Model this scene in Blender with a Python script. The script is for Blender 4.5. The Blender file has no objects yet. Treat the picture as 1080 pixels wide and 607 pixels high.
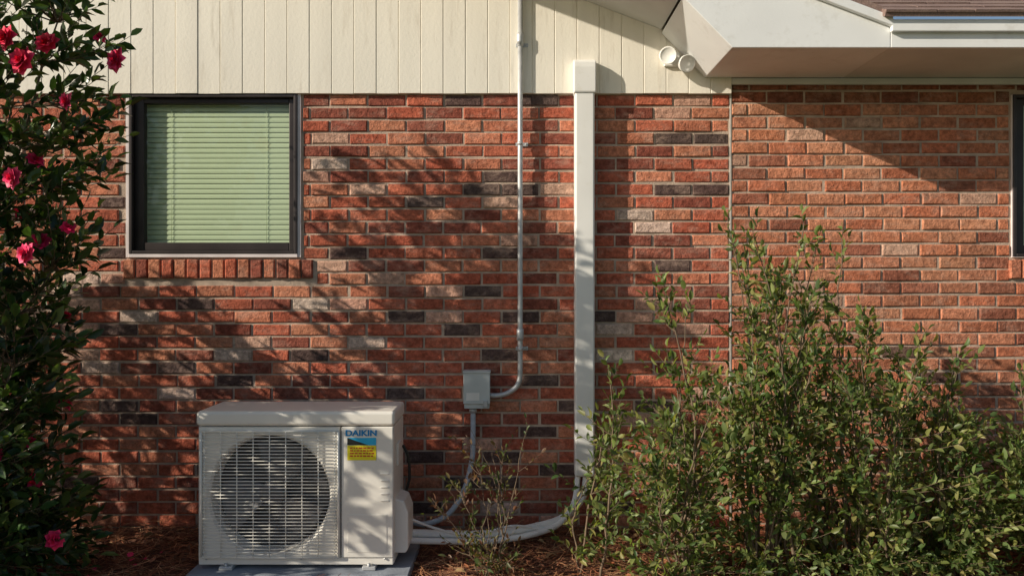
import bpy, math, random
import numpy as np
from mathutils import Vector, Matrix
random.seed(7); RNG=np.random.default_rng(7)
scene=bpy.context.scene

# ------------------------------------------------------------------ helpers
def link(o,parent=None):
    scene.collection.objects.link(o)
    if parent is not None: o.parent=parent
    return o
def empty(name):
    e=bpy.data.objects.new(name,None); e.empty_display_size=0.1
    return link(e)
def mesh_obj(name,verts,faces,mat=None,parent=None,smooth=False,mats=None,midx=None):
    me=bpy.data.meshes.new(name); me.from_pydata([tuple(v) for v in verts],[],[tuple(f) for f in faces]); me.update()
    if mats:
        for m in mats: me.materials.append(m)
        if midx is not None: me.polygons.foreach_set('material_index',midx)
    elif mat: me.materials.append(mat)
    if smooth: me.polygons.foreach_set('use_smooth',[True]*len(me.polygons))
    return link(bpy.data.objects.new(name,me),parent)
BF=[(0,3,2,1),(4,5,6,7),(0,1,5,4),(1,2,6,5),(2,3,7,6),(3,0,4,7)]
def box(name,x0,x1,y0,y1,z0,z1,mat,parent=None,bev=0.0,seg=2):
    v=[(x0,y0,z0),(x1,y0,z0),(x1,y1,z0),(x0,y1,z0),(x0,y0,z1),(x1,y0,z1),(x1,y1,z1),(x0,y1,z1)]
    o=mesh_obj(name,v,BF,mat,parent)
    if bev>0:
        m=o.modifiers.new('b','BEVEL'); m.width=bev; m.segments=seg; m.limit_method='ANGLE'
        o.data.polygons.foreach_set('use_smooth',[True]*6)
        w=o.modifiers.new('w','WEIGHTED_NORMAL')
    return o
def prism(name,poly,y0,y1,mat,parent=None,bev=0):
    n=len(poly); v=[(x,y0,z) for x,z in poly]+[(x,y1,z) for x,z in poly]
    f=[tuple(range(n)),tuple(range(2*n-1,n-1,-1))]+[(i,i+n,(i+1)%n+n,(i+1)%n) for i in range(n)]
    o=mesh_obj(name,v,f,mat,parent)
    if bev:
        m=o.modifiers.new('b','BEVEL'); m.width=bev; m.segments=2
    return o
def catmull(pts,n=10):
    pts=[Vector(p) for p in pts]; P=[pts[0]*2-pts[1]]+pts+[pts[-1]*2-pts[-2]]; out=[]
    for i in range(1,len(P)-2):
        for k in range(n):
            t=k/n; a,b,c,d=P[i-1],P[i],P[i+1],P[i+2]
            out.append(0.5*((2*b)+(c-a)*t+(2*a-5*b+4*c-d)*t*t+(3*b-a-3*c+d)*t**3))
    out.append(pts[-1]); return out
class Tubes:
    def __init__(s): s.v=[]; s.f=[]
    def add(s,pts,r0,r1=None,sides=5,cap=True,rfun=None):
        if r1 is None: r1=r0
        pts=[Vector(p) for p in pts]; n=len(pts); b=len(s.v)
        t0=(pts[1]-pts[0]).normalized(); u=t0.orthogonal().normalized()
        for i,p in enumerate(pts):
            t=(pts[min(i+1,n-1)]-pts[max(i-1,0)])
            t=t.normalized() if t.length>1e-9 else t0
            u=(u-t*u.dot(t)); u=u.normalized() if u.length>1e-6 else t.orthogonal().normalized()
            w=t.cross(u); r=r0+(r1-r0)*i/(n-1)
            if rfun: r=rfun(i/(n-1))*r
            for k in range(sides):
                a=2*math.pi*k/sides; s.v.append(p+u*(math.cos(a)*r)+w*(math.sin(a)*r))
        for i in range(n-1):
            for k in range(sides):
                a=b+i*sides+k; c=b+i*sides+(k+1)%sides
                s.f.append((a,c,c+sides,a+sides))
        if cap:
            s.f.append(tuple(b+k for k in range(sides))[::-1]); s.f.append(tuple(b+(n-1)*sides+k for k in range(sides)))
    def make(s,name,mat,parent=None): return mesh_obj(name,s.v,s.f,mat,parent,smooth=True)
def tube(name,pts,r,mat,parent=None,sides=14,r1=None,rfun=None):
    T=Tubes(); T.add(pts,r,r1,sides,rfun=rfun); return T.make(name,mat,parent)

# ------------------------------------------------------------------ materials
def newmat(name):
    m=bpy.data.materials.new(name); m.use_nodes=True; nt=m.node_tree; return m,nt,nt.nodes['Principled BSDF']
def mixc(nt,fac,a,b,blend='MIX'):
    n=nt.nodes.new('ShaderNodeMix'); n.data_type='RGBA'; n.blend_type=blend
    for i,val in ((0,fac),(6,a),(7,b)):
        if isinstance(val,bpy.types.NodeSocket): nt.links.new(val,n.inputs[i])
        else: n.inputs[i].default_value=val if i==0 else (*val,1)[:4]
    return n.outputs[2]
def ramp(nt,sock,p0,p1,c0=(0,0,0,1),c1=(1,1,1,1)):
    r=nt.nodes.new('ShaderNodeValToRGB'); e=r.color_ramp.elements; e[0].position=p0; e[1].position=p1; e[0].color=c0; e[1].color=c1
    nt.links.new(sock,r.inputs[0]); return r.outputs[0]
def mul(nt,s,k,op='MULTIPLY'):
    n=nt.nodes.new('ShaderNodeMath'); n.operation=op; nt.links.new(s,n.inputs[0]); n.inputs[1].default_value=k; return n.outputs[0]
def noise(nt,scale,detail=2,rough=0.6,vec=None,stretch=None):
    tc=nt.nodes.new('ShaderNodeTexCoord'); v=tc.outputs['Object']
    if stretch:
        mp=nt.nodes.new('ShaderNodeMapping'); mp.inputs['Scale'].default_value=stretch; nt.links.new(v,mp.inputs[0]); v=mp.outputs[0]
    n=nt.nodes.new('ShaderNodeTexNoise'); n.inputs['Scale'].default_value=scale; n.inputs['Detail'].default_value=detail; n.inputs['Roughness'].default_value=rough
    nt.links.new(v,n.inputs['Vector']); return n.outputs['Fac']
def bump(nt,b,sock,strength=0.3,dist=0.01):
    n=nt.nodes.new('ShaderNodeBump'); n.inputs['Strength'].default_value=strength; n.inputs['Distance'].default_value=dist
    nt.links.new(sock,n.inputs['Height']); nt.links.new(n.outputs[0],b.inputs['Normal'])
def simple(name,col,rough=0.5,metal=0.0,var=0.12,scale=6,bs=0.0,bscale=80,stretch=None,dirt=None):
    m,nt,b=newmat(name)
    n=noise(nt,scale,2,0.65,stretch=stretch)
    c0=tuple(max(0,c*(1-var)) for c in col); c1=tuple(min(1,c*(1+var)) for c in col)
    c=mixc(nt,ramp(nt,n,0.3,0.7),c0,c1)
    if dirt:
        n2=noise(nt,scale*2.7,4,0.7,stretch=stretch); c=mixc(nt,ramp(nt,n2,0.56,0.75),c,dirt)
    nt.links.new(c,b.inputs['Base Color']); b.inputs['Roughness'].default_value=rough; b.inputs['Metallic'].default_value=metal
    if bs: bump(nt,b,noise(nt,bscale,2),bs,0.004)
    return m
def brick_mat():
    m,nt,b=newmat('brick')
    at=nt.nodes.new('ShaderNodeAttribute'); at.attribute_name='Col'
    n1=ramp(nt,noise(nt,34,4,0.8),0.36,0.68)
    c=mixc(nt,n1,(0.58,0.54,0.52),(1.38,1.36,1.34)); c=mixc(nt,1.0,at.outputs['Color'],c,'MULTIPLY')
    n2=ramp(nt,noise(nt,6,5,0.8,stretch=(1,1,2.0)),0.50,0.68)
    c=mixc(nt,mul(nt,n2,.34),c,(0.66,0.46,0.36))
    n3=ramp(nt,noise(nt,3.5,5,0.8,stretch=(1,1,1.6)),0.58,0.72)
    c=mixc(nt,mul(nt,n3,.35),c,(0.12,0.06,0.045))
    nt.links.new(c,b.inputs['Base Color']); b.inputs['Roughness'].default_value=0.9
    b.inputs['Specular IOR Level'].default_value=0.2
    bump(nt,b,noise(nt,60,3,0.8),1.0,0.009)
    return m
M_brick=brick_mat()
M_mortar=simple('mortar',(0.48,0.37,0.29),0.95,var=0.3,scale=9,bs=0.8,bscale=150,dirt=(0.30,0.23,0.18))
M_joint=simple('caulk',(0.55,0.50,0.45),0.8,var=0.2,scale=20)
M_siding=simple('siding_paint',(0.89,0.84,0.74),0.6,var=0.05,scale=1.6,bs=0.25,bscale=60,stretch=(5,5,0.6),dirt=(0.74,0.68,0.58))
M_trim=simple('trim_paint',(0.84,0.85,0.85),0.5,var=0.05,scale=3,bs=0.12,bscale=50,dirt=(0.73,0.73,0.71))
M_soffit=simple('soffit_paint',(0.70,0.70,0.68),0.6,var=0.08,scale=3)
M_bronze=simple('bronze_frame',(0.045,0.035,0.035),0.4,0.3,var=0.2)
M_winwhite=simple('window_flange',(0.78,0.70,0.70),0.5)
M_blind=simple('blind_slats',(0.62,0.68,0.50),0.55,var=0.02)
M_dark=simple('dark_interior',(0.02,0.02,0.02),0.8)
M_cover=simple('line_cover_plastic',(0.86,0.85,0.82),0.42,var=0.04,scale=4,dirt=(0.78,0.76,0.70))
M_galv=simple('galvanised_steel',(0.55,0.56,0.57),0.42,0.3,var=0.15,scale=15)
M_box=simple('painted_box',(0.56,0.60,0.60),0.45,0.1,var=0.1)
M_flex=simple('flex_conduit',(0.50,0.55,0.62),0.45,var=0.1,scale=20)
M_insul=simple('pipe_wrap',(0.88,0.88,0.87),0.55,var=0.05,scale=10,dirt=(0.74,0.71,0.64))
M_ac=simple('ac_enamel',(0.84,0.81,0.75),0.38,var=0.03,scale=3,dirt=(0.78,0.74,0.67))
M_ac2=simple('ac_grille',(0.86,0.84,0.78),0.4,var=0.04)
M_acdark=simple('ac_shadow_gap',(0.05,0.05,0.055),0.6)
M_fan=simple('fan_plastic',(0.10,0.10,0.11),0.45)
M_blue=simple('logo_blue',(0.0,0.25,0.62),0.4)
M_cyan=simple('label_cyan',(0.03,0.50,0.85),0.4)
M_black=simple('label_black',(0.02,0.02,0.02),0.4)
M_yellow=simple('label_yellow',(0.95,0.80,0.03),0.4)
M_red=simple('label_red',(0.65,0.05,0.03),0.4)
M_conc=simple('pad_plastic',(0.28,0.31,0.36),0.8,var=0.15,bs=0.4)
M_lampw=simple('lamp_white',(0.82,0.81,0.77),0.35)
M_bark=simple('bark',(0.17,0.12,0.08),0.9,var=0.35,scale=30)
def glass_mat():
    m=bpy.data.materials.new('window_glass'); m.use_nodes=True; nt=m.node_tree; nt.nodes.clear()
    o=nt.nodes.new('ShaderNodeOutputMaterial'); mx=nt.nodes.new('ShaderNodeMixShader'); t=nt.nodes.new('ShaderNodeBsdfTransparent'); t.inputs[0].default_value=(0.93,0.98,0.92,1)
    g=nt.nodes.new('ShaderNodeBsdfGlossy'); g.inputs['Roughness'].default_value=0.02
    f=nt.nodes.new('ShaderNodeLayerWeight'); f.inputs[0].default_value=0.5
    p=mul(nt,f.outputs['Facing'],5.0,'POWER'); p=mul(nt,p,0.85); p=mul(nt,p,0.045,'ADD')   # Schlick, same from both sides
    nt.links.new(p,mx.inputs[0]); nt.links.new(t.outputs[0],mx.inputs[1]); nt.links.new(g.outputs[0],mx.inputs[2]); nt.links.new(mx.outputs[0],o.inputs[0]); return m
M_glass=glass_mat()
def leaf_mat(name,rough=0.35,trans=0.3,spec=0.5):
    m,nt,b=newmat(name)
    at=nt.nodes.new('ShaderNodeAttribute'); at.attribute_name='Col'; c=at.outputs['Color']
    b.inputs['Roughness'].default_value=rough; b.inputs['Specular IOR Level'].default_value=spec
    nt.links.new(c,b.inputs['Base Color'])
    if trans:
        tr=nt.nodes.new('ShaderNodeBsdfTranslucent'); nt.links.new(mixc(nt,1.0,c,(1.5,1.7,0.6),'MULTIPLY'),tr.inputs[0])
        mx=nt.nodes.new('ShaderNodeMixShader'); mx.inputs[0].default_value=trans
        out=nt.nodes['Material Output']
        nt.links.new(b.outputs[0],mx.inputs[1]); nt.links.new(tr.outputs[0],mx.inputs[2]); nt.links.new(mx.outputs[0],out.inputs[0])
    return m
M_camleaf=leaf_mat('camellia_leaf',0.28,0.2,0.5)
M_camleaf2=leaf_mat('camellia_leaf_plain',0.5,0,0.3)
M_leaf=leaf_mat('shrub_leaf',0.42,0.38,0.4)
M_petal=leaf_mat('petal',0.5,0,0.3)
M_needle=leaf_mat('pine_needle',0.7,0,0.2)
def shingle_mat():
    m,nt,b=newmat('roof_shingle')
    c=mixc(nt,noise(nt,9,3),(0.16,0.10,0.09),(0.34,0.24,0.20))
    c=mixc(nt,1.0,c,mixc(nt,noise(nt,120,3),(0.4,0.4,0.4),(1.6,1.6,1.6)),'MULTIPLY')
    nt.links.new(c,b.inputs['Base Color']); b.inputs['Roughness'].default_value=0.95; bump(nt,b,noise(nt,160,2),0.6,0.004); return m
M_shingle=shingle_mat()
def ground_mat(name,c0,c1,c2,s=8):
    m,nt,b=newmat(name)
    c=mixc(nt,ramp(nt,noise(nt,s,4,0.7),0.35,0.65),c0,c1); c=mixc(nt,ramp(nt,noise(nt,s*9,3,0.7),0.45,0.7),c,c2)
    nt.links.new(c,b.inputs['Base Color']); b.inputs['Roughness'].default_value=0.95; bump(nt,b,noise(nt,s*8,3,0.8),1.0,0.03); return m
M_ground=ground_mat('lawn',(0.06,0.09,0.03),(0.11,0.13,0.05),(0.16,0.14,0.08),1.5)
M_mulch=ground_mat('mulch_bed',(0.16,0.06,0.038),(0.25,0.11,0.06),(0.07,0.035,0.022),7)

# ------------------------------------------------------------------ ground
mesh_obj('ground',[(-300,-300,-0.02),(300,-300,-0.02),(300,300,-0.02),(-300,300,-0.02)],[(0,1,2,3)],M_ground)
def gz(x,y):
    return 0.03*max(0,1+y/0.9)+0.012*math.sin(3.1*x+1)*math.cos(4*y)+0.008*math.sin(9*x+5*y)
nx,ny=220,44; V=[];F=[]
for j in range(ny):
    for i in range(nx):
        x=-5.5+11.5*i/(nx-1); y=-2.0+2.05*j/(ny-1)
        edge=min(1,(y+2.0)/0.3)
        V.append((x,y,(gz(x,y)+random.uniform(-.006,.006)+0.005)*edge-0.03*(1-edge)))
for j in range(ny-1):
    for i in range(nx-1):
        a=j*nx+i; F.append((a,a+1,a+nx+1,a+nx))
mesh_obj('mulch_bed',V,F,M_mulch,smooth=True)

# ------------------------------------------------------------------ house
house=empty('brick_house')
XJ=1.1615; ZS=2.348
WIN=(-2.05,-1.121,1.482,2.348); WIN2=(2.655,3.72,1.482,2.345)
bw,bh,gp=0.192,0.0567,0.011; cw,ch=bw+gp,bh+gp
def bevelled_brick(V,F,C,x0,x1,z0,z1,col):
    d=random.uniform(-0.0035,0.0035); e=0.0045; y0=-0.009+d; b=len(V)
    j=lambda: random.uniform(-0.0025,0.0025)
    x0+=j();x1+=j();z0+=j()*.8;z1+=j()*.8
    tilt=random.uniform(-0.0025,0.0025)
    q=lambda: random.uniform(-0.0015,0.0015)
    out=[(x0,z0+q()),(x1,z0+q()),(x1,z1+q()),(x0,z1+q())]; inn=[(x0+e+q(),z0+e+q()),(x1-e+q(),z0+e+q()),(x1-e+q(),z1-e+q()),(x0+e+q(),z1-e+q())]
    for (x,z) in out: V.append((x,0.012,z))
    for (x,z) in out: V.append((x,y0+e,z))
    for k,(x,z) in enumerate(inn): V.append((x,y0+(tilt if k in(1,2) else -tilt),z))
    for a in (0,4):
        for k in range(4): F.append((b+a+k,b+a+(k+1)%4,b+a+4+(k+1)%4,b+a+4+k))
    F.append((b+8,b+9,b+10,b+11)); C.extend([col]*12)
def brick_col(right,z):
    r=random.random()
    if not right:
        if   r<.38: c=(.48,.135,.080)
        elif r<.64: c=(.54,.21,.125)
        elif r<.83: c=(.29,.090,.062)
        elif r<.905: c=(.115,.075,.068)
        elif r<.975: c=(.60,.36,.27)
        else: c=(.66,.50,.42)
    else:
        if   r<.45: c=(.49,.180,.100)
        elif r<.80: c=(.54,.235,.140)
        elif r<.95: c=(.33,.125,.080)
        elif r<.965: c=(.16,.09,.07)
        else: c=(.56,.34,.25)
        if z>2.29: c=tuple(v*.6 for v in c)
    k=random.uniform(.82,1.18); h=random.uniform(-.12,.12)
    return (c[0]*k*(1+h*.3),c[1]*k*(1+h),c[2]*k*(1+h),1)
V=[];F=[];C=[]
def add_course(z0,z1,xa,xb,off,right):
    x=xa-off
    while x<xb:
        s,e=max(x,xa),min(x+bw,xb)
        segs=[(s,e)]
        for w in (WIN,WIN2):
            a,b_=w[0]-0.012,w[1]+0.012
            zlo=w[2]-0.115 ; zhi=w[3]+0.005
            if z1>zlo and z0<zhi:
                aa,bb=(a,b_) if z0>w[2]-0.02 else (a,b_+0.075)
                ns=[]
                for (p,q) in segs:
                    if q<=aa or p>=bb: ns.append((p,q))
                    else:
                        if p<aa: ns.append((p,aa))
                        if q>bb: ns.append((bb,q))
                segs=ns
        for (p,q) in segs:
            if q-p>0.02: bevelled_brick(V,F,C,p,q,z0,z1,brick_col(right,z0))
        x+=cw
row=0; z=ZS-gp*0.3-bh
while z>-0.15:
    add_course(z,z+bh,-5.2,XJ-0.009,(row%2)*cw/2+0.03+random.uniform(-.006,.006),False)
    z-=ch; row+=1
row=0; z=2.43-bh
while z>-0.15:
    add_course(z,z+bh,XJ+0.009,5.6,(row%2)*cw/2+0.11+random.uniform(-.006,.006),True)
    z-=ch; row+=1
for w in (WIN,WIN2):
    x=w[0]-0.012
    while x<w[1]+0.07:
        c=brick_col(False,0); b=len(V)
        if c[0]<.2: c=(.42,.14,.085,1)
        z1=w[2]-0.012; bevelled_brick(V,F,C,x,x+bh,z1-0.098,z1,c)
        for k in range(b+4,b+12):
            vx,vy,vz=V[k]; V[k]=(vx,vy-0.012,vz)
        x+=ch
bo=mesh_obj('bricks',V,F,M_brick,house)
ca=bo.data.color_attributes.new('Col','FLOAT_COLOR','POINT'); ca.data.foreach_set('color',np.array(C,dtype=np.float32).ravel())
def mort(x0,x1,z0,z1,i): box('mortar_%d'%i,x0,x1,-0.002,0.10,z0,z1,M_mortar,house)
mort(-5.2,WIN[0],-.3,2.45,0); mort(WIN[0],WIN[1],-.3,WIN[2],1); mort(WIN[1],WIN2[0],-.3,2.45,2)
mort(WIN2[0],WIN2[1],-.3,WIN2[2],3); mort(WIN2[0],WIN2[1],WIN2[3],2.45,4); mort(WIN2[1],5.6,-.3,2.45,5)
box('control_joint',XJ-0.005,XJ+0.004,-0.0095,-0.003,0,2.35,M_joint,house)
box('side_wall_west',-5.2,-5.1,0.101,6,-.3,2.45,M_mortar,house); box('side_wall_east',5.5,5.6,0.101,6,-.3,2.45,M_mortar,house)
def window(tag,w,parent,fl=0.018):
    x0,x1,z0,z1=w
    p=parent
    box(tag+'_flange_l',x0,x0+fl,-0.014,0.06,z0,z1,M_winwhite,p,0.001)
    box(tag+'_flange_r',x1-fl,x1,-0.014,0.06,z0,z1,M_winwhite,p,0.001)
    box(tag+'_flange_b',x0+fl,x1-fl,-0.02,0.06,z0,z0+fl,M_winwhite,p,0.001)
    a0,a1,b0,b1=x0+fl,x1-fl,z0+fl,z1
    t=0.018
    for nm,q in (('l',(a0,a0+t,b0,b1)),('r',(a1-t,a1,b0,b1)),('b',(a0+t,a1-t,b0,b0+t)),('t',(a0+t,a1-t,b1-t,b1))):
        box(tag+'_frame_'+nm,q[0],q[1],-0.022,0.08,q[2],q[3],M_bronze,p,0.003)
    a0+=t;a1-=t;b0+=t;b1-=t; t=0.040
    for nm,q in (('l',(a0,a0+t*1.3,b0,b1)),('r',(a1-t*.8,a1,b0,b1)),('b',(a0+t*1.3,a1-t*.8,b0,b0+t*1.1)),('t',(a0+t*1.3,a1-t*.8,b1-t*.7,b1))):
        box(tag+'_sash_'+nm,q[0],q[1],0.004,0.045,q[2],q[3],M_bronze,p,0.004)
    g0,g1,h0,h1=a0+t*1.3,a1-t*.8,b0+t*1.1,b1-t*.7
    mesh_obj(tag+'_glass',[(g0,0.020,h0),(g1,0.020,h0),(g1,0.020,h1),(g0,0.020,h1)],[(0,1,2,3)],M_glass,p)
    V=[];F=[]; z=h0-0.01; s=0.0275
    while z<h1+0.02:
        b=len(V); dz=random.uniform(-.001,.001); n=5
        for k in range(n):
            u=k/(n-1); yy=0.046+0.009*u; zz=z+dz+0.030*u+0.003*math.sin(math.pi*u)
            V.append((g0-.01,yy-0.004*math.sin(math.pi*u),zz)); V.append((g1+.01,yy-0.004*math.sin(math.pi*u),zz+random.uniform(-.0006,.0006)))
        for k in range(n-1): F.append((b+2*k,b+2*k+1,b+2*k+3,b+2*k+2))
        z+=s
    mesh_obj(tag+'_blind',V,F,M_blind,p,smooth=True)
    T=Tubes()
    for fx in (.17,.83): xx=g0+(g1-g0)*fx; T.add([(xx,0.041,h0),(xx,0.041,h1)],0.0012)
    T.make(tag+'_blind_cords',M_blind,p)
    box(tag+'_room',x0,x1,0.11,0.6,b0,b1,M_dark,p)
window('window_a',WIN,house); window('window_b',WIN2,house,.003)
def rake_z(x): return 2.665+0.38*(0.789-x) if x>-3.0 else 2.665+0.38*(0.789+3.0)-0.38*(-3.0-x)
x=-5.2; i=0; V=[];F=[]
while x<XJ:
    wd=0.118; x1=min(x+wd-0.0035,XJ); y0=-0.030+random.uniform(-.0015,.0015); e=0.002
    zt0,zt1=(min(rake_z(x)+.12,9),min(rake_z(x1)+.12,9))
    if x>0.75: zt0=zt1=2.62
    zb=ZS+random.uniform(-.0015,.0015)
    b=len(V)
    V+=[(x,0.0,zb),(x+0.0,y0+e,zb),(x+e,y0,zb),(x1-e,y0,zb),(x1,y0+e,zb),(x1,0.0,zb)]
    V+=[(x,0.0,zt0),(x,y0+e,zt0),(x+e,y0,zt0),(x1-e,y0,zt1),(x1,y0+e,zt1),(x1,0.0,zt1)]
    F+=[(b+k,b+k+1,b+k+7,b+k+6) for k in range(5)]+[(b+5,b+4,b+3,b+2,b+1,b)]
    x+=wd; i+=1
mesh_obj('siding_boards',V,F,M_siding,house)
prism('siding_backing',[(-5.2,ZS+.002),(XJ,ZS+.002),(XJ,2.62),(.8,2.70),(-3.0,rake_z(-3)+.1),(-5.2,rake_z(-5.2)+.1)],-0.025,0.0985,M_siding,house)
YF=-0.56
prism('eave_return_box',[(.789,2.665),(1.019,2.43),(1.75,2.43),(1.75,2.56),(1.373,2.665)],YF,-0.034,M_trim,house,0.003)
def slope_top(x): return 2.665+0.38*(1.373-x)
prism('rake_board',[(-3.0,2.665+.38*3.789),(.789,2.667),(1.371,2.667),(-3.0,slope_top(-3.0))],YF-0.003,YF+0.03,M_trim,house,0.003)
prism('rake_board_west',[(-3.0,2.665+.38*3.789),(-3.0,slope_top(-3)),(-6.0,slope_top(-3)-1.14),(-6.0,2.665+.38*3.789-1.14)],YF-0.003,YF+0.03,M_trim,house,0.003)
prism('rake_trim',[(-3.0,slope_top(-3)+.0),(1.75,2.522),(1.75,2.565),(-3.0,slope_top(-3)+.045)],YF-0.028,YF-0.004,M_trim,house,0.003)
prism('rake_soffit',[(-3.0,2.665+.38*3.789+.02),(.789,2.685),(.789,2.70),(-3.0,2.665+.38*3.789+.035)],YF+0.031,-0.031,M_soffit,house)
prism('gable_roof',[(-3.0,slope_top(-3)+.046),(1.7,2.585),(1.7,2.615),(-3.0,slope_top(-3)+.075),(-6.2,slope_top(-3)+.075-1.216),(-6.2,slope_top(-3)+.046-1.216)],YF-0.02,6,M_shingle,house)
box('eave_fascia',1.752,5.9,YF,YF+0.025,2.43,2.535,M_trim,house,0.003)
box('eave_drip_board',1.745,5.9,YF-0.028,YF-0.003,2.497,2.552,M_trim,house,0.004)
box('eave_soffit',1.7525,5.9,YF+0.026,0.0,2.432,2.446,M_soffit,house)
box('soffit_bed_mould',XJ+.002,5.6,-0.032,-0.0125,2.395,2.4295,M_soffit,house,0.004)
me=mesh_obj('wing_roof',[(0,0,0),(4.2,0,0),(4.2,4.5,0),(0,4.5,0),(0,0,.02),(4.2,0,.02),(4.2,4.5,.02),(0,4.5,.02)],BF,M_shingle,house)
me.location=(1.70,YF-0.05,2.556); me.rotation_euler=(math.atan(0.5),0,0)
V=[];F=[]
for k in range(9):
    xx=0; yy=k*0.13-.004
    while xx<4.2:
        w=random.uniform(.15,.32); b=len(V); h=random.uniform(.005,.012)
        q=[(xx,yy,.0205),(xx+w-.006,yy,.0205),(xx+w-.006,yy+.16,.0205),(xx,yy+.16,.0205)]
        V+=q+[(q[0][0],q[0][1],.0205+h),(q[1][0],q[1][1],.0205+h),(q[2][0],q[2][1],.022),(q[3][0],q[3][1],.022)]
        F+=[tuple(b+i for i in f) for f in BF]; xx+=w
sh=mesh_obj('shingle_courses',V,F,M_shingle,house); sh.location=me.location; sh.rotation_euler=me.rotation_euler

# ------------------------------------------------------------------ floodlight
fl=empty('floodlight')
box('mounting_plate',.80,.885,-0.052,-0.0305,2.485,2.560,M_lampw,fl,0.006)
def lamp_head(nm,c,d,parent):
    c=Vector(c); d=Vector(d).normalized(); prof=[(0,.012),(.008,.022),(.03,.028),(.055,.042),(.078,.046),(.080,.041),(.074,.037)]
    u=d.orthogonal().normalized(); w=d.cross(u); V=[];F=[]; n=20
    for (t,r) in prof:
        for k in range(n):
            a=2*math.pi*k/n; V.append(c+d*t+u*math.cos(a)*r+w*math.sin(a)*r)
    for i in range(len(prof)-1):
        for k in range(n): F.append((i*n+k,i*n+(k+1)%n,(i+1)*n+(k+1)%n,(i+1)*n+k))
    F.append(tuple(range(n))[::-1]); F.append(tuple((len(prof)-1)*n+k for k in range(n)))
    mesh_obj(nm,V,F,M_lampw,parent,smooth=True)
lamp_head('lamp_head_a',(.832,-0.052,2.532),(-.35,-1,-.15),fl)
lamp_head('lamp_head_b',(.885,-0.052,2.500),(.30,-1,-.30),fl)

# ------------------------------------------------------------------ line-set cover
cov=empty('line_set_cover')
def channel(nm,x0,x1,z0,z1,d,mat,parent,bev):
    return box(nm,x0,x1,-0.012-d,-0.0125,z0,z1,mat,parent,bev,3)
channel('duct',.328,.432,.335,2.395,.080,M_cover,cov,.012)
V=[];F=[]
x0,x1=.322,.438
sec=[(2.335,.085),(2.345,.088),(2.47,.088),(2.50,.083),(2.515,.055)]
for (zz,d) in sec: V+=[(x0,-.032 if zz>2.34 else -.012,zz),(x0,-.012-d,zz),(x1,-.012-d,zz),(x1,-.032 if zz>2.34 else -.012,zz)]
for i in range(len(sec)-1):
    for k in range(4): F.append((i*4+k,i*4+(k+1)%4,i*4+4+(k+1)%4,i*4+4+k))
F.append((0,3,2,1)); F.append(tuple((len(sec)-1)*4+k for k in range(4)))
o=mesh_obj('end_cap',V,F,M_cover,cov); m=o.modifiers.new('b','BEVEL'); m.width=.006; m.segments=3

# ------------------------------------------------------------------ conduit + straps
con=empty('electrical_conduit')
yc=-0.050
pts=[(.043,yc,2.9),(.043,yc,2.0),(.043,yc,1.2),(.043,yc,.90),(.040,yc,.84),(.018,yc,.795),(-.03,yc,.765),(-.075,yc,.755),(-.115,yc,.755)]
tube('conduit_pipe',[pts[0],pts[1],pts[2]]+catmull(pts[3:],8),.0135,M_galv,con)
for i,zz in enumerate((2.63,1.075)): tube('coupling_%d'%i,[(.043,yc,zz-.03),(.043,yc,zz-.012),(.043,yc,zz-.0119),(.043,yc,zz+.012),(.043,yc,zz+.0121),(.043,yc,zz+.03)],.0185,M_galv,con,16)
for i,zz in enumerate((2.08,1.0,2.60)):
    yb=-0.031 if zz>2.35 else -0.0125
    box('strap_%d'%i,.02,.085,yb-.004,yb,zz-.010,zz+.010,M_galv,con,.001)
    tube('strap_loop_%d'%i,[(.043,yc,zz-.010),(.043,yc,zz+.010)],.0155,M_galv,con,16)
    tube('strap_screw_%d'%i,[(.074,yb-.008,zz),(.074,yb-.003,zz)],.005,M_galv,con,8)
db=empty('disconnect_box')
box('enclosure',-.250,-.118,-.085,-.0125,.690,.875,M_box,db,.004)
box('cover_flap',-.254,-.114,-.096,-.080,.715,.882,M_box,db,.005)
box('top_hood',-.256,-.112,-.100,-.0125,.876,.888,M_box,db,.003)
box('hasp',-.150,-.128,-.104,-.094,.70,.735,M_galv,db,.002)
box('label',-.238,-.170,-.0975,-.0962,.735,.775,M_lampw,db)
tube('hub',[(-.205,yc,.69),(-.205,yc,.665)],.021,M_galv,db,16)
fc=empty('flexible_conduit')
P=catmull([(-.205,yc,.68),(-.205,yc-.005,.55),(-.21,-.07,.42),(-.25,-.11,.27),(-.33,-.16,.16),(-.44,-.22,.13),(-.52,-.30,.17)],26)
tube('whip',P,.0135,M_flex,fc,12,rfun=lambda t:1+0.06*(int(t*400)%2))
rp=empty('refrigerant_pipes')
def pp(dx,dz,dy):
    return catmull([(.375+dx,-.05,.42),(.372+dx,-.055,.31),(.345+dx,-.08+dy,.20+dz),(.25+dx*.6,-.14+dy,.115+dz),(.08,-.22+dy,.085+dz),(-.12,-.28+dy,.075+dz),(-.32,-.36+dy,.10+dz),(-.52,-.44+dy,.13+dz)],14)
tube('suction_line',pp(.018,.022,0),.020,M_insul,rp)
tube('liquid_line',pp(-.028,.0,-.04),.015,M_insul,rp)
tube('control_cable',catmull([(.36,-.06,.42),(.33,-.09,.24),(.22,-.18,.10),(.0,-.27,.135),(-.2,-.33,.105),(-.36,-.40,.16),(-.52,-.46,.24)],12),.006,M_insul,rp)
T=Tubes()
for t in (30,52,74):
    for dd in ((.018,.022,0,.0215),(-.028,.0,-.04,.0165)):
        p=pp(*dd[:3]); T.add([p[t],p[t+1]],dd[3])
T.make('tape_wraps',M_insul,rp)

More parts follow.
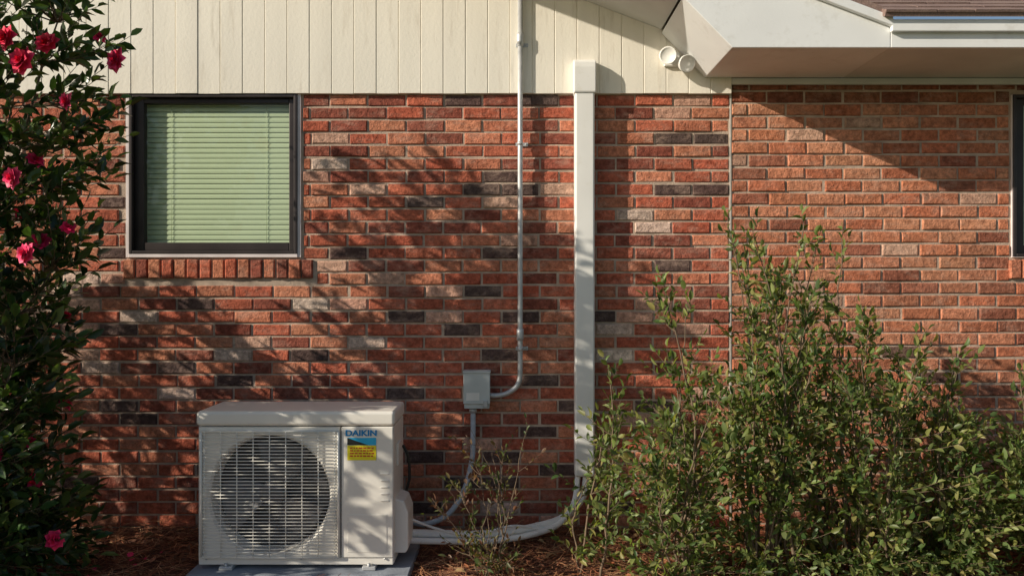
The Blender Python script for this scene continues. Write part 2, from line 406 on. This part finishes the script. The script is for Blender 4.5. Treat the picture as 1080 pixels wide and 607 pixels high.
# ------------------------------------------------------------------ AC unit
ac=empty('air_conditioner_unit')
X0,X1=-1.418,-.534; Y0,Y1=-.65,-.33; Z0,Z1=.075,.765
zc_=.695
box('side_right',X1-.012,X1,Y0+.012,Y1,Z0,zc_,M_ac,ac,.002)
box('side_left',X0,X0+.012,Y0+.012,Y1,Z0,zc_,M_ac,ac,.002)
box('rear_coil',X0+.0125,X1-.0125,Y1-.03,Y1-.002,Z0+.01,zc_-.003,M_acdark,ac)
box('base_pan',X0+.003,X1-.003,Y0+.006,Y1-.003,Z0-.004,Z0+.03,M_ac,ac,.004)
box('top_cap',X0-.006,X1+.006,Y0-.006,Y1+.006,zc_+.003,Z1,M_ac,ac,.016,4)
PX1=-.772
cx,cz,R=-1.093,.385,.268
n=96
def rect_hit(a,x0,x1,z0,z1):
    dx,dz=math.cos(a),math.sin(a); t=1e9
    if dx>1e-9: t=min(t,(x1-cx)/dx)
    if dx<-1e-9: t=min(t,(x0-cx)/dx)
    if dz>1e-9: t=min(t,(z1-cz)/dz)
    if dz<-1e-9: t=min(t,(z0-cz)/dz)
    return (cx+dx*t,cz+dz*t)
angs=sorted([2*math.pi*k/n for k in range(n)]+[math.atan2(zz-cz,xx-cx)%(2*math.pi) for xx in (X0+.001,PX1-.002) for zz in (Z0+.03,zc_)])
V=[];F=[];m=len(angs)
for a in angs:
    hx,hz=rect_hit(a,X0+.001,PX1-.002,Z0+.03,zc_); V.append((hx,Y0+.012,hz)); V.append((cx+(hx-cx)*.985,Y0,cz+(hz-cz)*.985))
    V.append((cx+math.cos(a)*(R+.012),Y0,cz+math.sin(a)*(R+.012))); V.append((cx+math.cos(a)*R,Y0+.012,cz+math.sin(a)*R)); V.append((cx+math.cos(a)*R*.97,Y0+.09,cz+math.sin(a)*R*.97))
for i in range(m):
    j=(i+1)%m
    for k in range(4): F.append((i*5+k,j*5+k,j*5+k+1,i*5+k+1))
mesh_obj('front_panel',V,F,M_ac,ac,smooth=False)
V=[]
for k in range(48): a=2*math.pi*k/48; V.append((cx+math.cos(a)*R*.985,Y0+.092,cz+math.sin(a)*R*.985))
mesh_obj('fan_cavity',V,[tuple(range(48))],M_acdark,ac)
V=[];F=[]
for bl in range(3):
    a0=bl*2*math.pi/3+.5; b=len(V)
    for i in range(7):
        r=.05+(R*.9-.05)*i/6
        for j in range(7):
            a=a0+(j/6)*(1.35-.35*(i/6))+.35*(i/6)
            V.append((cx+math.cos(a)*r,Y0+.08-.045*(j/6),cz+math.sin(a)*r))
    for i in range(6):
        for j in range(6): q=b+i*7+j; F.append((q,q+1,q+8,q+7))
mesh_obj('fan_blades',V,F,M_fan,ac,smooth=True)
tube('fan_hub',[(cx,Y0+.085,cz),(cx,Y0+.03,cz),(cx,Y0+.025,cz)],.06,M_fan,ac,28,r1=.05)
T=Tubes(); gx0,gx1,gz0,gz1=X0+.022,PX1-.014,.118,.665; yg=Y0-.014
zz=gz0
while zz<=gz1+1e-6:
    T.add([(gx0,Y0-.002,zz),(gx0+.006,yg,zz),(gx1-.006,yg,zz),(gx1,Y0-.002,zz)],.0021,sides=6); zz+=(gz1-gz0)/36
for kk in range(9):
    xx=gx0+.012+(gx1-gx0-.024)*kk/8
    T.add([(xx,yg+.004,gz0-.008),(xx,yg+.004,gz1+.008)],.0026,sides=6)
for (a,b) in (((gx0-.004,gz0-.01),(gx1+.004,gz0-.01)),((gx0-.004,gz1+.01),(gx1+.004,gz1+.01)),((gx0-.004,gz0-.01),(gx0-.004,gz1+.01)),((gx1+.004,gz0-.01),(gx1+.004,gz1+.01))):
    T.add([(a[0],Y0-.006,a[1]),(b[0],Y0-.006,b[1])],.006,sides=8)
T.make('fan_guard',M_ac2,ac)
box('service_panel',PX1+.002,X1-.001,Y0-.002,Y0+.014,Z0+.03,zc_,M_ac,ac,.006,3)
for kk in range(5): box('panel_rib_%d'%kk,X1-.058,X1-.022,Y0-.0055,Y0-.001,.36+kk*.030,.366+kk*.030,M_ac,ac,.0012)
box('panel_recess',PX1+.03,X1-.03,Y0-.0038,Y0-.001,.13,.30,M_ac,ac,.001)
tx=bpy.data.curves.new('logo_text','FONT'); tx.body='DAIKIN'; tx.size=.043; tx.extrude=.0008; tx.offset=.0012
to=bpy.data.objects.new('logo_text',tx); link(to,ac); to.location=(-.752,Y0-.0035,.655); to.rotation_euler=(math.pi/2,0,0); to.scale=(1.0,.85,1); tx.materials.append(M_blue)
lx0,lx1=-.742,-.612; yl=Y0-.0036
mesh_obj('label_blue',[(lx0,yl,.613),(lx1,yl,.613),(lx1,yl,.646),(lx0,yl,.646)],[(0,1,2,3)],M_cyan,ac)
mesh_obj('label_black',[(lx0,yl-.0004,.613),(lx0+.095,yl-.0004,.613),(lx0,yl-.0004,.646)],[(0,1,2)],M_black,ac)
mesh_obj('label_yellow',[(lx0,yl,.545),(lx1,yl,.545),(lx1,yl,.6115),(lx0,yl,.6115)],[(0,1,2,3)],M_yellow,ac)
V=[];F=[]
for s_ in (.597,.585,.573,.561):
    xx=lx0+.012
    while xx<lx1-.02:
        w=random.uniform(.006,.018); b=len(V); V+=[(xx,yl-.0005,s_),(xx+w,yl-.0005,s_),(xx+w,yl-.0005,s_+.006),(xx,yl-.0005,s_+.006)]; F.append((b,b+1,b+2,b+3)); xx+=w+.004
mesh_obj('label_print',V,F,M_red,ac)
prism('valve_cover',[(X1-.004,.11),(X1+.048,.11),(X1+.060,.13),(X1+.060,.29),(X1+.040,.345),(X1-.004,.36)],-.60,-.42,M_ac,ac,.006)
box('side_handle',X1-.001,X1+.010,-.56,-.44,.50,.60,M_ac,ac,.004)
tube('side_cable',catmull([(X1+.005,-.38,.56),(X1+.03,-.375,.50),(X1+.035,-.37,.40),(X1+.01,-.37,.30)],8),.007,M_black,ac)
for i,(fx) in enumerate((X0+.10,X1-.14)):
    box('foot_%d'%i,fx,fx+.06,Y0-.015,Y1+.015,.052,.069,M_galv,ac,.003)
    tube('foot_bolt_%d'%i,[(fx+.03,Y0-.006,.062),(fx+.03,Y0-.006,.082)],.008,M_galv,ac,6)
for i,sx in enumerate((X0+.04,-.95,X1-.04)): tube('screw_%d'%i,[(sx,Y0-.001,.100),(sx,Y0+.002,.100)],.005,M_galv,ac,10)
box('equipment_pad',X0-.03,X1+.075,-.715,-.27,-.02,.0505,M_conc,None,.006)

# ------------------------------------------------------------------ foliage tools
LT=np.array([[0,0,0],[-.42,.30,.10],[0,.33,-.02],[.42,.30,.10],[-.40,.66,.07],[0,.68,-.03],[.40,.66,.07],[0,1.0,-.12]])
LF=[(0,2,1),(0,3,2),(1,2,5,4),(2,3,6,5),(4,5,7),(5,6,7)]
def leaves(name,pos,dr,up,L,W,col,mat,parent,curl=1.0):
    pos=np.array(pos);dr=np.array(dr);up=np.array(up);L=np.array(L)[:,None,None];W=np.array(W)[:,None,None];n=len(pos)
    dr/=np.linalg.norm(dr,axis=1)[:,None]+1e-9
    sd=np.cross(dr,up); sd/=np.linalg.norm(sd,axis=1)[:,None]+1e-9; nn=np.cross(sd,dr)
    t=LT[None]; cu=RNG.uniform(.3,1.8,(n,1,1))*curl
    V=pos[:,None]+sd[:,None]*t[...,0:1]*W+dr[:,None]*t[...,1:2]*L+nn[:,None]*t[...,2:3]*L*cu
    V=V.reshape(-1,3); F=[]
    for i in range(n):
        b=8*i; F+=[tuple(b+k for k in f) for f in LF]
    o=mesh_obj(name,V.tolist(),F,mat,parent,smooth=True)
    ca=o.data.color_attributes.new('Col','FLOAT_COLOR','POINT')
    c=np.repeat(np.array(col,dtype=np.float32),8,axis=0); ca.data.foreach_set('color',c.ravel()); return o
def rv(s=1.0): return Vector(RNG.normal(0,s,3))
def shade(c,k=.25,h=.12):
    f=1+random.uniform(-k,k); return (c[0]*f*(1+random.uniform(-h,h)*1.5),c[1]*f,c[2]*f*(1+random.uniform(-h,h)),1)
def bush(name,stems,targets,leafL,leafW,pal,mat,spacing,stem_r=.014,twig_r=.0028,start=.35,upness=.5,maxtwig=.5,arch=.35):
    root=empty(name); T=Tubes(); pts=[]
    for s in stems:
        a=Vector(s[0]); b=Vector(s[1]); bow=rv(.05); bow.z=0; n=14; pl=[]
        wob=[rv(.006) for _ in range(n+1)]
        for i in range(n+1):
            t=i/n; p=a.lerp(b,t); h=(b-a); out=Vector((h.x,h.y,0))
            p=p-out*(arch*math.sin(math.pi*t)) + bow*math.sin(math.pi*t)+wob[i]*(t>0); pl.append(p)
        T.add(pl,stem_r*random.uniform(.7,1.2),stem_r*.22,6)
        for i in range(2,n+1): pts.append(pl[i])
    PA=np.array([tuple(p) for p in pts])
    lp,ld,lu,lL,lW,lc=[],[],[],[],[],[]; tips=[]
    for tg in targets:
        tg=Vector(tg); d=PA-np.array(tuple(tg)); dist=np.linalg.norm(d,axis=1)+np.where(d[:,2]>-.05,.3,0)
        k=int(np.argmin(dist)); a=Vector(PA[k])
        if (a-tg).length>maxtwig: a=tg+(a-tg).normalized()*maxtwig
        mid=a.lerp(tg,.5)+Vector((0,0,-.12*(a-tg).length))+rv(.012); n=6
        pl=[(a*(1-t)**2+mid*2*t*(1-t)+tg*t*t) for t in [i/n for i in range(n+1)]]
        T.add(pl,twig_r,twig_r*.4,4,cap=False)
        Lt=(a-tg).length; cnt=max(3,int(Lt*(1-start)/spacing)); ph=random.random()*6.28
        tone=random.choice(pal)
        for j in range(cnt+1):
            t=start+(1-start)*j/cnt; f=t*n; i=min(int(f),n-1); p=pl[i].lerp(pl[i+1],f-i); tn=(pl[min(i+1,n)]-pl[i]).normalized()
            u=tn.orthogonal().normalized(); w=tn.cross(u); an=ph+j*2.4
            rad=u*math.cos(an)+w*math.sin(an)
            dr=(tn*.7+rad*.9+Vector((0,0,.15))+rv(.15)) if j<cnt else tn
            s=random.uniform(.6,1.15); c=random.choice(pal) if random.random()<.5 else tone
            lp.append(tuple(p)); ld.append(tuple(dr)); lu.append(tuple(Vector((0,0,upness))+rad*.3+tn*.3+rv(.3))); lL.append(leafL*s); lW.append(leafW*s*random.uniform(.85,1.15)); lc.append(shade(c))
        tips.append((tg,(tg-mid).normalized()))
    T.make('branches',M_bark,root)
    leaves('foliage',lp,ld,lu,lL,lW,lc,mat,root)
    return root,tips
def flower(lp,ld,lu,lL,lW,lc,c,face,size,col):
    face=Vector(face).normalized(); u=face.orthogonal().normalized(); w=face.cross(u)
    for ring,(n,op,s) in enumerate(((7,1.35,1.0),(7,1.0,.9),(6,.65,.75),(5,.25,.5))):
        for k in range(n):
            a=2*math.pi*(k+.5*(ring%2))/n+random.uniform(-.2,.2); rad=u*math.cos(a)+w*math.sin(a); op2=op+random.uniform(-.12,.12)
            dr=rad*math.sin(op2)+face*math.cos(op2); up=face*math.sin(op2)-rad*math.cos(op2)
            p=Vector(c)+face*(.004*ring)
            lp.append(tuple(p)); ld.append(tuple(dr)); lu.append(tuple(up)); lL.append(size*s*.55); lW.append(size*s*.55*random.uniform(.8,1.1)); lc.append(shade(col,.25,.08))
def crown(n,fn):
    out=[]
    while len(out)<n:
        p=fn()
        if p is None: continue
        q=math.sin(p[0]*7.3+1)*math.sin(p[1]*8.1+2)*math.sin(p[2]*6.7)+.35*math.sin(p[0]*17+p[2]*13)
        if q<random.uniform(-.6,.2): continue
        out.append(p)
    return out
def camf():
    z=random.uniform(.03,2.72)
    rr=np.interp(z,[0,.35,.6,1.3,1.5,1.8,2.2,2.45,2.75],[.56,.54,.46,.50,.58,.65,.70,.75,.62])
    a=random.uniform(0,6.283); r=rr*math.sqrt(random.random())
    x,y=-2.36+math.cos(a)*r,-.80+math.sin(a)*r*.85
    if z>1.4 and (x<-2.62 or y>-.60): return None
    return (x,y,z)
cpal=[(.03,.065,.018),(.045,.09,.024),(.065,.12,.03),(.025,.05,.018),(.11,.165,.04)]
st=[((-2.36+random.uniform(-.08,.08),-.80+random.uniform(-.08,.08),0),(-2.33+math.cos(a)*r,-.85+math.sin(a)*r*.6,z)) for a,r,z in [(0,.40,2.45),(.9,.25,2.3),(2.0,.2,2.6),(3.0,.2,2.4),(4.2,.35,2.5),(5.3,.4,2.2),(.3,.35,1.4),(5.8,.3,1.0),(2.6,.3,1.2),(.1,.1,2.6)]]
cam,tips=bush('camellia_bush',st,crown(1300,camf),.082,.039,cpal,M_camleaf,.031,.016,.003)
A=[[],[],[],[],[],[]]
for (x,y,z,s) in [(-1.90,-1.14,2.20,.09),(-1.96,-1.14,2.29,.08),(-1.83,-1.10,2.28,.075),(-1.63,-.94,2.26,.085),(-1.99,-1.28,1.90,.10),(-2.08,-1.26,1.86,.085),(-2.02,-1.30,1.49,.10),(-2.07,-1.26,1.30,.08),(-1.86,-1.18,1.45,.07),(-1.99,-1.32,1.06,.09),(-2.03,-1.30,.96,.07),(-2.03,-1.28,1.66,.08),(-2.05,-1.25,.82,.07),(-1.93,-1.1,.09,.05),(-2.0,-1.22,2.40,.085),(-1.76,-1.08,2.06,.06),(-1.90,-1.2,1.74,.07),(-1.97,-1.28,.60,.06)]:
    col=random.choice([(.82,.03,.10),(.90,.07,.20),(.72,.02,.06)])
    if abs(z-1.49)<.02: col=(.90,.14,.55)
    flower(*A,(x,y,z),(random.uniform(-.8,.0),-1,random.uniform(-.1,.5)),s*1.25,col)
for k in range(26):
    tg,d=random.choice(tips); flower(*A,tg,d+Vector((0,-.4,0)),random.uniform(.06,.09),(.80,.03,.13))
leaves('flowers',*A,M_petal,cam,curl=.9)
def ell(cx,cy,rx,ry,z0,z1):
    def f():
        z=random.uniform(z0,z1); k=math.sqrt(max(.05,1-((z-z0)/(z1-z0))**3)); a=random.uniform(0,6.283); r=math.sqrt(random.random())*k
        return (cx+math.cos(a)*rx*r,cy+math.sin(a)*ry*r,z)
    return f
for (cx2,cy2,rx,ry,zt,nn) in [(-3.35,-.66,.60,.34,2.02,210),(-3.1,-1.45,.50,.40,1.95,150),(-4.5,-.95,.6,.5,2.0,90)]:
    st=[((cx2+random.uniform(-.1,.1),cy2+random.uniform(-.1,.1),0),(cx2+math.cos(a)*rx*.7,cy2+math.sin(a)*ry*.7,zt*random.uniform(.75,.98))) for a in np.linspace(0,6,8)]
    bush('camellia_bush',st,crown(nn,ell(cx2,cy2,rx,ry,.15,zt)),.092,.044,cpal,M_camleaf2,.040,.016,.003)
# ---- right-hand shrub
spal=[(.11,.16,.048),(.15,.20,.06),(.08,.12,.038),(.20,.24,.075),(.29,.30,.11)]
st=[];tg=[]
def top_at(x): return float(np.interp(x,[.25,.42,.6,.75,.97,1.1,1.35,1.5,1.65,1.9,2.2,2.7,3.2],[.62,.88,1.1,1.05,1.62,1.45,1.62,1.3,1.2,1.02,.92,.85,.75]))
def add_stem(x,y,h,dens=19):
    cl=round((x-.3)/.42)*.42+.3
    b=(cl*.65+x*.35+random.uniform(-.06,.06),-.66+(y+.66)*.45,0.0); t=(x,y,h); st.append((b,t))
    bb=Vector(b);tt=Vector(t)
    for j in range(int(h*dens)):
        u=random.random()**.85; p=bb.lerp(tt,u); sp=.04+.12*(1-u)
        tg.append((p.x+random.gauss(0,sp),p.y+random.gauss(0,sp*.8),max(.06,p.z+random.uniform(0,.10))))
    for dz in (0,.04,.09): tg.append((tt.x+random.gauss(0,.015),tt.y+random.gauss(0,.015),tt.z+dz-.03))
for k in range(60):
    x=random.choice([random.uniform(.35,2.0),random.uniform(.6,1.6),random.uniform(.35,3.1)]); y=random.uniform(-.95,-.38)
    add_stem(x,y,top_at(x)*random.choice([1,.95,.85,.7,.6,.5])*random.uniform(.92,1.03))
for (x,h) in ((.95,1.60),(1.01,1.52),(1.28,1.60),(1.36,1.50),(.66,1.32),(1.20,1.35),(1.62,1.15),(.44,.95),(1.8,.95),(2.0,1.0),(2.2,.9)): add_stem(x,-.72+random.uniform(-.1,.1),h,17)
for k in range(2100):
    x=random.uniform(.42,3.2) if k<1500 else random.uniform(1.45,2.7); zt=min(.95,top_at(x)*.80)
    z=random.uniform(.05,zt)
    q=math.sin(x*6.1+.5)*math.sin(z*7+x*2)
    if q<random.uniform(-.9,.1): continue
    tg.append((x,random.uniform(-1.0,-.35),z))
bush('evergreen_shrub',st,tg,.048,.023,spal,M_leaf,.022,.0075,.0019,upness=.4,start=.15,maxtwig=.28)
st=[];tg=[]
for k in range(9):
    b=(-.10+random.uniform(-.06,.06),-.62+random.uniform(-.05,.05),0); t=(-.10+random.uniform(-.26,.30),-.62+random.uniform(-.15,.15),random.uniform(.35,.68)); st.append((b,t))
    for j in range(8):
        p=Vector(b).lerp(Vector(t),random.uniform(.35,1)); tg.append((p.x+random.gauss(0,.04),p.y+random.gauss(0,.04),p.z+random.uniform(0,.06)))
for k in range(50): tg.append((-.12+random.gauss(0,.11),-.66+random.gauss(0,.06),random.uniform(.06,.26)))
bush('azalea_seedling',st,tg,.034,.015,[(.14,.13,.05),(.20,.11,.07),(.11,.14,.05)],M_leaf,.026,.0035,.0015,upness=.4,start=.3,maxtwig=.2)

# ------------------------------------------------------------------ pine straw litter
n=24000; V=[];F=[];C=[]
for i in range(n):
    x=random.uniform(-3.3,3.3); y=-1.45*random.random()**1.1-.012; L=random.uniform(.05,.17); a=random.uniform(0,6.283); w=.0013
    z=gz(x,y)+.008+random.random()**2*.035; dz=random.uniform(-.02,.02); bnd=random.uniform(-.02,.02)
    if X0-.06<x<X1+.09 and y<-.23 and y>-.75: continue
    dx,dy=math.cos(a),math.sin(a)
    if y+dy*L/2>-.01: continue
    b=len(V); px_,py_=-dy*w,dx*w
    for t,c_ in ((-.5,0),(0,bnd),(.5,0)):
        X=x+dx*L*t-dy*c_; Y=min(y+dy*L*t+dx*c_,-.012); Z=max(z+dz*t,gz(X,Y)+.004)
        V+=[(X+px_,Y+py_,Z),(X-px_,Y-py_,Z+.0008)]
    F+=[(b,b+1,b+3,b+2),(b+2,b+3,b+5,b+4)]
    c=shade(random.choice([(.36,.14,.07),(.46,.21,.11),(.23,.085,.05),(.54,.30,.16)])); C+=[c]*6
ps=mesh_obj('pine_straw',V,F,M_needle)
ca=ps.data.color_attributes.new('Col','FLOAT_COLOR','POINT'); ca.data.foreach_set('color',np.array(C,dtype=np.float32).ravel())
lp,ld,lu,lL,lW,lc=[],[],[],[],[],[]
for i in range(1100):
    x=random.uniform(-3,3);y=random.uniform(-1.4,-.03)
    if X0-.08<x<X1+.1 and -.76<y<-.22: continue
    lp.append((x,y,gz(x,y)+random.uniform(.01,.035))); ld.append((random.gauss(0,1),random.gauss(0,1),random.gauss(0,.2))); lu.append((random.gauss(0,.4),random.gauss(0,.4),1)); s=random.uniform(.025,.06); lL.append(s); lW.append(s*.5); lc.append(shade(random.choice([(.30,.12,.06),(.18,.085,.05),(.38,.21,.11)])))
leaves('fallen_leaves',lp,ld,lu,lL,lW,lc,M_needle,None,1.6)
lp,ld,lu,lL,lW,lc=[],[],[],[],[],[]
for i in range(70):
    x=random.gauss(-2.0,.28);y=random.uniform(-1.3,-.3)
    if x>X0-.08: continue
    lp.append((x,y,gz(x,y)+.035)); ld.append((random.gauss(0,1),random.gauss(0,1),.1)); lu.append((random.gauss(0,.3),random.gauss(0,.3),1)); lL.append(.035); lW.append(.035); lc.append(shade((.70,.03,.11)))
leaves('fallen_petals',lp,ld,lu,lL,lW,lc,M_petal,None,1.5)

# ------------------------------------------------------------------ light, sky, camera
sd=Vector((2.36,1.0,-1.08)).normalized()
sl=bpy.data.lights.new('sun','SUN'); sl.energy=5.0; sl.angle=math.radians(.5); sl.color=(1,.90,.74)
so=bpy.data.objects.new('sun',sl); link(so); so.rotation_euler=sd.to_track_quat('-Z','Y').to_euler(); so.location=(-8,-4,6)
w=bpy.data.worlds.new('World'); scene.world=w; w.use_nodes=True; nt=w.node_tree; bg=nt.nodes['Background']
sk=nt.nodes.new('ShaderNodeTexSky'); sk.sky_type='NISHITA'; sk.sun_disc=False; sk.sun_elevation=math.asin(-sd.z); sk.sun_rotation=math.atan2(-sd.x,-sd.y)
nt.links.new(sk.outputs[0],bg.inputs[0]); bg.inputs[1].default_value=.085
cd=bpy.data.cameras.new('camera'); cd.lens=28; cd.sensor_width=36; cd.clip_end=1000
co=bpy.data.objects.new('camera',cd); link(co); co.location=(0,-4.242,1.32); co.rotation_euler=(math.pi/2,0,0); scene.camera=co
scene.view_settings.view_transform='Standard'; scene.view_settings.look='None'; scene.view_settings.exposure=0
